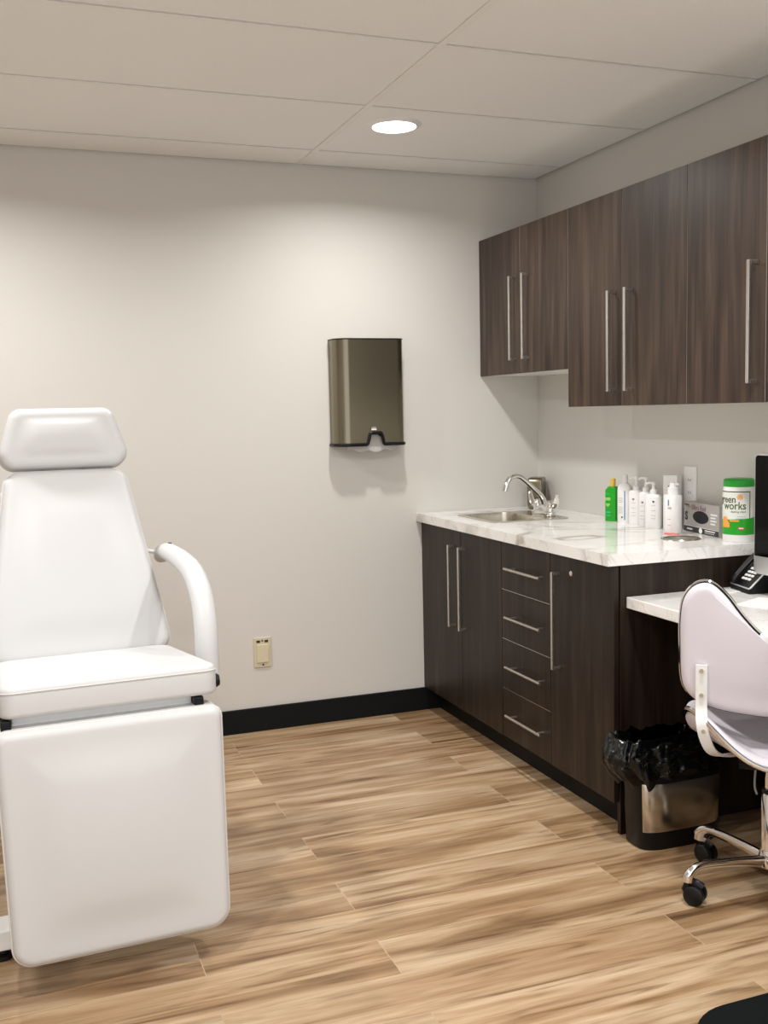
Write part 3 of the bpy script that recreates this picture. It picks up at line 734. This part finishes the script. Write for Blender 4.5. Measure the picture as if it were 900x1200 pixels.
edge = [(-wdt+0.002, 0.160, 0.001), (-wdt+0.002, 0.004, 0.001), (wdt-0.004, 0.001, 0.001), (wdt-0.001, 0.006, 0.001), (wdt-0.001, 0.165, 0.001)]
sweep(b, [PM@Vector(p) for p in edge], 0.0028, 8); obj('silver_edge', b, SILVER, t, True)
for i in range(4):
    for j in range(3):
        b = BM(); box(b, -0.026+j*0.018, -0.013+j*0.018, 0.030+i*0.0145, 0.039+i*0.0145, 0.0, 0.004, 0.001, 1); b.transform(PM); obj('key', b, WHITE, t)
for i in range(2):
    for j in (0, 2):
        b = BM(); box(b, -0.026+j*0.018, -0.013+j*0.018, 0.092+i*0.016, 0.101+i*0.016, 0.0, 0.004, 0.001, 1); b.transform(PM); obj('key', b, WHITE, t)
b = BM(); sweep(b, catmull([(-0.040, 0.004, 0.008), (-0.040, 0.02, 0.016), (-0.040, 0.08, 0.018), (-0.040, 0.14, 0.016), (-0.040, 0.158, 0.008)], 6), 0.013, 12, flat=0.6, upv=(0, 0, 1)); b.transform(PM); obj('handset', b, BLACK, t, True)
# papers
t = obj('paper_slip', bx(-0.045, 0.045, -0.03, 0.03, 0, 0.0015), PAPER); t.location = (2.192, 2.705, DZ+0.0002); t.rotation_euler = (0, 0, 0.2); tag(t, 'small white paper slip poking out beside the desk phone', 'paper')
b = bx(-0.075, 0.075, -0.105, 0.105, 0, 0.002); t = obj('paper_sheet', b, PAPER); t.location = (2.175, 2.445, DZ+0.0002); t.rotation_euler = (0, 0, 0.42); tag(t, 'white sheet of paper lying flat on the desk in front of the phone', 'paper')
t = obj('card_reader', bx(-0.03, 0.03, -0.045, 0.045, 0, 0.035, 0.004), BLACK); t.location = (2.300, 2.525, DZ+0.0002); tag(t, 'small black block on the desk beneath the computer at the right edge', 'device')

# ------------------------------------------------------------ waste bin with bag
BX, BY = 1.965, 2.690
t = thing('waste_bin', 'black waste bin with a stainless band and black bag under the desk', 'bin', (BX, BY, 0))
def sell(a, rx, ry, e=0.55): c_, s_ = math.cos(a), math.sin(a); return (math.copysign(abs(c_)**e, c_)*rx, math.copysign(abs(s_)**e, s_)*ry)
b = BM(); rings = []
for z, s in ((0, 0.95), (0.006, 0.985), (0.30, 1.06), (0.304, 1.055), (0.304, 1.02), (0.04, 0.94)):
    rings.append([b.verts.new((*(q*s for q in sell(2*PI*k/64, 0.150, 0.072)), z)) for k in range(64)])
for p, q in zip(rings, rings[1:]):
    for k in range(64): b.faces.new((p[k], p[(k+1) % 64], q[(k+1) % 64], q[k]))
b.faces.new(rings[0][::-1]); b.faces.new(rings[-1]); obj('body', b, BLACK, t, True)
b = BM(); rings = []
for z, s in ((0.060, 1.012), (0.062, 1.022), (0.212, 1.055), (0.215, 1.046)):
    rings.append([b.verts.new((*(q*s for q in sell(PI*1.16+(PI*0.70)*k/40, 0.150, 0.0735)), z)) for k in range(41)])
for p, q in zip(rings, rings[1:]):
    for k in range(40): b.faces.new((p[k], p[k+1], q[k+1], q[k]))
obj('steel_band', b, STEEL, t, True)
b = BM(); NS, NV = 220, 46; rings = []
for j in range(NV+1):
    q = j/NV; ring = []
    for k in range(NS):
        a = 2*PI*k/NS
        fold = noise.noise(Vector((math.cos(a)*5, math.sin(a)*5, q*1.6)))
        fold2 = noise.noise(Vector((math.cos(a)*13, math.sin(a)*13, q*5+3)))
        left = max(0, math.cos(a-PI*1.03))**2
        hang = 0.085+0.035*fold+0.055*left*(1 if a > PI*0.9 else 0.5)
        if q < 0.25: s = 0.90+0.13*(q/0.25); z = 0.20+(0.325-0.20)*(q/0.25)+0.01*fold
        elif q < 0.42: u_ = (q-0.25)/0.17; s = 1.03+0.11*math.sin(u_*PI/2); z = 0.325+0.020*math.sin(u_*PI)*(1+fold)
        else: u_ = (q-0.42)/0.58; s = 1.14-0.03*u_+0.03*math.sin(u_*PI); z = 0.325-hang*u_
        s += (0.10*fold+0.05*fold2)*min(1, q*2.5)
        x, y = sell(a, 0.156, 0.080, 0.7)
        bulge = 0.062*left*math.sin(min(1, max(0, (q-0.2)/0.8))*PI)
        ex = noise.noise(Vector((x*60, y*60, z*45)))*0.008+noise.noise(Vector((x*140, y*140, z*110)))*0.003
        x, y = x*s, y*s
        d_ = Vector((x, y)).normalized(); x += d_.x*(ex+bulge); y += d_.y*(ex+bulge*0.5)
        y = min(y, 0.077)
        ring.append(b.verts.new((x, y, z+0.012*left*(q > 0.2)+ex*0.6)))
    rings.append(ring)
for p, q in zip(rings, rings[1:]):
    for k in range(NS): b.faces.new((p[k], p[(k+1) % NS], q[(k+1) % NS], q[k]))
obj('bin_bag', b, BAG, t, 'all')

# ------------------------------------------------------------ swivel chair
CX, CY = 1.995, 2.270
fwd = math.radians(52)                       # seat faces the corner between desk and cabinets
t = thing('swivel_chair', 'white wheeled swivel chair with chrome base and heart-shaped backrest at the desk', 'chair', (CX, CY, 0), fwd-PI/2)
# local: +y forward, +x right
lr = fwd-PI/2
b = BM(); lathe(b, [(0.030, 0.075), (0.036, 0.080), (0.036, 0.098), (0.029, 0.125), (0.0275, 0.130), (0.0275, 0.285), (0.025, 0.290)], 28); obj('column', b, CHROME, t, True)
b = BM(); lathe(b, [(0.0245, 0.288), (0.026, 0.292), (0.026, 0.300), (0.024, 0.302)], 28); obj('column_collar', b, BLACK, t, True)
b = BM(); cyl(b, (0, 0, 0.295), (0, 0, 0.386), 0.019, 20); obj('gas_lift', b, CHROME, t, True)
A0 = math.radians(172)-lr
for k in range(5):
    a = A0+k*2*PI/5; d = Vector((math.cos(a), math.sin(a), 0)); s = Vector((-d.y, d.x, 0)); Lr = 0.250
    b = BM(); pts = catmull([d*0.02+Vector((0, 0, 0.092)), d*0.10+Vector((0, 0, 0.100)), d*0.19+Vector((0, 0, 0.103)), d*(Lr-0.02)+Vector((0, 0, 0.098)), d*Lr+Vector((0, 0, 0.082)), d*(Lr+0.004)+Vector((0, 0, 0.064))], 6)
    sweep(b, pts, lambda q: 0.025-0.006*math.sin(PI*min(1, q*1.2)), 14, flat=0.62, upv=(0, 0, 1) if False else None)
    arm = obj('base_arm', b, CHROME, t, True)
    # caster
    e = d*(Lr+0.002); ca = math.radians((-55, -10, 60, 200, 280)[k])-lr; cdv = Vector((math.cos(ca), math.sin(ca), 0)); cs = Vector((-cdv.y, cdv.x, 0))
    hub_ = e+cdv*0.016+Vector((0, 0, 0.0282))
    b = BM(); cyl(b, e+Vector((0, 0, 0.042)), e+Vector((0, 0, 0.068)), 0.0075, 12)
    pts = [hub_+Vector((0, 0, 0.03))-cdv*0.012, hub_+Vector((0, 0, 0.026))+cdv*0.004]
    sweep(b, catmull([hub_-cdv*0.029+Vector((0, 0, 0.0)), hub_-cdv*0.020+Vector((0, 0, 0.021)), hub_+Vector((0, 0, 0.029)), hub_+cdv*0.020+Vector((0, 0, 0.021))], 5), 0.014, 10, flat=0.4)
    cas = obj('caster', b, BLACK, t, True)
    for w_ in (-1, 1):
        b = BM(); q0 = hub_+cs*(w_*0.006); q1 = hub_+cs*(w_*0.025)
        sweep(b, [q0, q0+(q1-q0)*0.08, q0+(q1-q0)*0.75, q1], lambda z: 0.028 if z < 0.8 else 0.022, 26); obj('wheel', b, RUBBER, cas, True)
b = bx(-0.09, 0.09, -0.10, 0.10, 0.384, 0.404, 0.004); obj('seat_plate', b, BLACK, t)
b = BM(); sweep(b, catmull([(-0.03, -0.03, 0.390), (-0.042, -0.035, 0.375), (-0.046, -0.038, 0.35), (-0.046, -0.038, 0.315), (-0.040, -0.036, 0.295)], 6), 0.003, 8); obj('lever', b, GREYP, t, True)
# seat : saddle shape
sw, sd = 0.235, 0.215
def seatz(x, y):
    xn = x/sw; yn = y/sd
    return 0.438+0.075*abs(xn)**2+0.150*xn*xn*max(0, -yn)**1.3+0.010*max(0, yn)
def seatline(n=96, e=0.72):
    out = []
    for k in range(n):
        a = 2*PI*k/n; c_, s_ = math.cos(a), math.sin(a)
        out.append(Vector((math.copysign(abs(c_)**e, c_)*sw, math.copysign(abs(s_)**e, s_)*sd+0.0)))
    return out
b = BM(); cushion(b, seatline(), 0.055, 0.020, 0.0, 0.030, lambda u, v, w_: (u, v, seatz(u, v)+w_*((0.35+0.75*abs(u/sw)) if w_ < -0.02 else 1)+0.012), 10); obj('seat', b, VINP, t, 'all')
b = BM(); sweep(b, [(p.x*1.008, p.y*1.01, seatz(p.x, p.y)-0.012) for p in seatline()], 0.0075, 10, closed=True, flat=1.3); obj('seat_rim', b, CHROME, t, True)
# backrest : heart-like outline, curved in plan, seen from behind
half = [(0, 0.790), (0.045, 0.812), (0.092, 0.862), (0.132, 0.914), (0.172, 0.946), (0.212, 0.938), (0.240, 0.900), (0.249, 0.840), (0.249, 0.760), (0.247, 0.690), (0.238, 0.650), (0.212, 0.622), (0.165, 0.603), (0.09, 0.594), (0.0, 0.590)]
out = half+[(-x, z) for x, z in half[::-1][1:-1]]
outl = [Vector((p.x*0.985, p.y-0.036)) for p in catmull([(x, z, 0) for x, z in out], 5, closed=True)]
YB = -0.185
def backmap(u, v, w_):            # u width, v height, w_ outwards (rear)
    return (u, YB-w_+0.55*u*u*1.2-0.10*(v-0.6), v)
cz = 0.705
b = BM(); cushion(b, outl, 0.024, 0.020, 0.006, 0.004, backmap); obj('backrest_shell', b, VINP, t, 'all')
b = BM(); cushion(b, outl, 0.022, 0.016, 0.004, 0.004, lambda u, v, w_: backmap(u, v, -w_-0.054)); obj('backrest_pad', b, VINP, t, 'all')
b = BM(); sweep(b, [backmap(p.x*0.992, cz+(p.y-cz)*0.994, -0.027) for p in outl], 0.0048, 8, closed=True); obj('black_piping', b, BLACK, t, True)
b = BM(); sweep(b, [backmap(p.x*0.993, cz+(p.y-cz)*0.996, -0.040) for p in outl], 0.0078, 8, closed=True); obj('chrome_trim', b, CHROME, t, True)
for s in (-1, 1):
    b = BM(); xb = s*0.190
    pth = [Vector(backmap(xb, 0.690, 0.008)), Vector(backmap(xb, 0.63, 0.010)), Vector(backmap(xb, 0.57, 0.012)), Vector((xb*0.99, YB+0.002, 0.530)), Vector((xb*0.95, YB+0.008, 0.490)), Vector((xb*0.86, YB+0.030, 0.448)), Vector((xb*0.72, YB+0.070, 0.424)), Vector((xb*0.5, YB+0.12, 0.416))]
    pc = catmull(pth, 5); vs = []
    for i, p in enumerate(pc):
        tg = (pc[min(i+1, len(pc)-1)]-pc[max(i-1, 0)]).normalized(); sd_ = Vector((1, 0, 0)); nr = tg.cross(sd_).normalized()
        vs.append([b.verts.new(p+sd_*x*0.0150+nr*y*0.003) for x, y in ((-1, -1), (1, -1), (1, 1), (-1, 1))])
    for p, q in zip(vs, vs[1:]):
        for k in range(4): b.faces.new((p[k], p[(k+1) % 4], q[(k+1) % 4], q[k]))
    b.faces.new(vs[0]); b.faces.new(vs[-1][::-1]); br_ = obj('bracket', b, FRAMEW, t, True)
    for q in (Vector(backmap(xb, 0.675, 0.012)), Vector(backmap(xb, 0.607, 0.012)), Vector((xb*0.97, YB+0.004, 0.510))):
        b = BM(); cyl(b, q, q+Vector((0, -0.006, 0)), 0.0055, 12); obj('bolt', b, STEEL, br_, True)

# ------------------------------------------------------------ treatment chair
t = thing('treatment_chair', 'large white vinyl treatment chair with headrest, armrests and lowered leg rest', 'chair', (0.235, 2.56, 0), math.radians(2.6))
# local: x right, y back (towards the far wall), front faces -y
def front(M4, y):  return M4
LRT = Matrix(((1, 0, 0, 0), (0, 0.0, -1, -0.06), (0, 1, 0.0, 0), (0, 0, 0, 1)))
# leg rest: top z .680, bottom z .083
ol = densify(rpoly([(-0.262, 0.083), (0.262, 0.083), (0.262, 0.656), (-0.277, 0.656)], [0.050, 0.050, 0.028, 0.028], 8), 0.04)
b = BM(); cushion(b, ol, 0.085, 0.020, 0.018, 0.012, lambda u, v, w_: (u, -0.045-w_-0.02*(0.68-v), v)); obj('leg_rest', b, VIN, t, 'all')
P = ccw([Vector(p) for p in ol])
b = BM(); sweep(b, [(p.x, -0.045+0.017-0.02*(0.68-p.y), p.y) for p in offs(P, 0.0005)], 0.0032, 8, closed=True); obj('leg_rest_piping', b, PIPE, t, True)
# seat cushion, top surface sloping up to the front
ol = densify(rpoly([(-0.262, -0.02), (0.262, -0.02), (0.250, 0.56), (-0.250, 0.56)], [0.035, 0.035, 0.06, 0.06], 6), 0.04)
def sz(u, v): return 0.757-0.060*(v/0.56)+0.014*max(0, (abs(u)/0.26))**3*math.exp(-(v/0.3)**2)*0
b = BM(); cushion(b, ol, 0.078, 0.016, 0.010, 0.012, lambda u, v, w_: (u, v-0.0+0.05*0, sz(u, v)+w_)); st = obj('seat_cushion', b, VIN, t, 'all')
P = ccw([Vector(p) for p in ol])
b = BM(); sweep(b, [(p.x, p.y, sz(p.x, p.y)-0.016) for p in offs(P, -0.0004)], 0.0017, 8, closed=True); obj('seat_piping', b, PIPE, t, True)
# backrest
ang = math.atan2(0.20, 0.53); bl = 0.6
ol = densify(rpoly([(-0.268, -0.02), (0.268, -0.02), (0.252, 0.10), (0.211, 0.36), (0.178, 0.566), (-0.178, 0.566), (-0.211, 0.36), (-0.252, 0.10)], [0.045, 0.045, 0.3, 0.5, 0.05, 0.05, 0.5, 0.3], 8), 0.04)
sa, ca = math.sin(ang), math.cos(ang)
BY0, BZ0 = 0.560, 0.700
def bmap(u, v, w_): return (u, BY0+v*sa-w_*ca, BZ0+v*ca+w_*sa)
b = BM(); cushion(b, ol, 0.085, 0.022, 0.014, 0.012, bmap); obj('backrest', b, VIN, t, 'all')
P = ccw([Vector(p) for p in ol])
b = BM(); sweep(b, [bmap(p.x, p.y, -0.022) for p in offs(P, -0.0005)], 0.0022, 8, closed=True); obj('backrest_piping', b, PIPE, t, True)
b = bx(-0.19, 0.19, 0.02, 0.05, 0.03, 0.50); b.transform(Matrix(((1, 0, 0, 0), (0, ca, sa, BY0+0.075), (0, -sa, ca, BZ0), (0, 0, 0, 1)))); obj('backrest_frame', b, FRAMEW, t)
# headrest (wedge pillow, wide at the bottom)
ol = densify(rpoly([(-0.206, 0.0), (0.206, 0.0), (0.150, 0.186), (-0.150, 0.186)], [0.045, 0.045, 0.042, 0.042], 8), 0.03)
HY, HZ, ha = 0.755, 1.236, math.radians(10)
def hmap(u, v, w_): return (u, HY+v*math.sin(ha)-w_*math.cos(ha), HZ+v*math.cos(ha)+w_*math.sin(ha))
b = BM(); cushion(b, ol, 0.105, 0.026, 0.014, 0.02, hmap); obj('headrest', b, VIN, t, 'all')
b = BM()
for s in (-1, 1): cyl(b, bmap(s*0.06, 0.40, -0.095), hmap(s*0.06, 0.08, -0.112), 0.007, 10)
obj('headrest_posts', b, CHROME, t, True)
# armrests
for s in (-1.09, 1):
    b = BM(); pts = catmull([(s*0.285, 0.790, 0.930), (s*0.288, 0.740, 0.955), (s*0.290, 0.66, 0.958), (s*0.296, 0.54, 0.952), (s*0.302, 0.42, 0.932), (s*0.303, 0.32, 0.880), (s*0.300, 0.265, 0.795), (s*0.296, 0.245, 0.670)], 8)
    sweep(b, pts, lambda q: 0.033-0.010*max(0, 1-q*7)**1.5, 18, flat=0.80, upv=(0, -0.6, 1)); arm = obj('armrest', b, VIN, t, True)
    b = BM(); sweep(b, [(s*0.296, 0.245, 0.70), (s*0.290, 0.242, 0.655), (s*0.255, 0.242, 0.645)], 0.012, 10); cyl(b, (s*0.286, 0.775, 0.945), (s*0.205, 0.775, 0.965), 0.0065, 10)
    obj('arm_bracket', b, FRAMEW, arm, True)
    b = BM(); cyl(b, (s*0.296, 0.70, 0.980), (s*0.296, 0.70, 0.9865), 0.0055, 12); obj('arm_bolt', b, BLACK, arm, True)
    s = 1 if s > 0 else -1
    b = BM(); cyl(b, (s*0.255, 0.09, 0.688), (s*0.283, 0.09, 0.688), 0.018, 20); cyl(b, (s*0.278, 0.09, 0.688), (s*0.288, 0.09, 0.688), 0.015, 20); obj('adjusting_knob', b, BLACK, t, True)
# frame beneath seat
b = BM(); box(b, -0.234, 0.199, 0.020, 0.060, 0.625, 0.678, 0.003); 
for s in (-1, 1): box(b, s*0.20-0.02, s*0.20+0.02, 0.075, 0.56, 0.590, 0.612, 0.003)
box(b, -0.22, 0.22, 0.30, 0.34, 0.588, 0.62, 0.003)
obj('seat_frame', b, FRAMEW, t)
for s in (-1, 1):
    hx_ = 0.212 if s > 0 else -0.248
    b = BM(); box(b, hx_-0.012, hx_+0.012, -0.010, 0.10, 0.600, 0.676, 0.003); obj('hinge', b, BLACK, t)
    b = BM(); box(b, s*0.20-0.012, s*0.20+0.012, 0.045, 0.062, 0.15, 0.64, 0.002); obj('leg_rest_arm', b, FRAMEW, t)
b = bx(-0.11, 0.11, 0.24, 0.44, 0.10, 0.592, 0.01); obj('column', b, FRAMEW, t)
b = BM(); prism(b, rpoly([(-0.31, 0.16), (0.26, 0.16), (0.26, 0.25), (-0.31, 0.25)], 0.012, 4), 0.035, 0.088, 0.004)
prism(b, rpoly([(-0.20, 0.66), (0.22, 0.66), (0.22, 0.75), (-0.20, 0.75)], 0.012, 4), 0.035, 0.088, 0.004)
box(b, -0.10, 0.10, 0.24, 0.67, 0.04, 0.10, 0.004); obj('base', b, FRAMEW, t)
for s_front, s_rear in ((-0.28, -0.17), (0.23, 0.19)):
    for s, y in ((s_front, 0.205), (s_rear, 0.705)):
        b = BM(); lathe(b, [(0.030, 0), (0.030, 0.012), (0.018, 0.016), (0.012, 0.038)], 20, (s, y)); obj('foot', b, RUBBER, t, True)

# ------------------------------------------------------------ floor mat at the lower right corner
b = BM(); pts = densify(rpoly([(-0.42, -0.42), (0.42, -0.42), (0.42, 0.42), (-0.42, 0.42)], 0.15, 10), 0.05)
prism(b, [(p.x, p.y) for p in pts], 0, 0.010, 0.003); t = obj('floor_mat', b, MATB, smooth=True); t.location = (1.765, 1.428, 0.0002); t.rotation_euler = (0, 0, 0.0)
tag(t, 'dark curved mat edge on the floor at the lower right corner', 'mat')
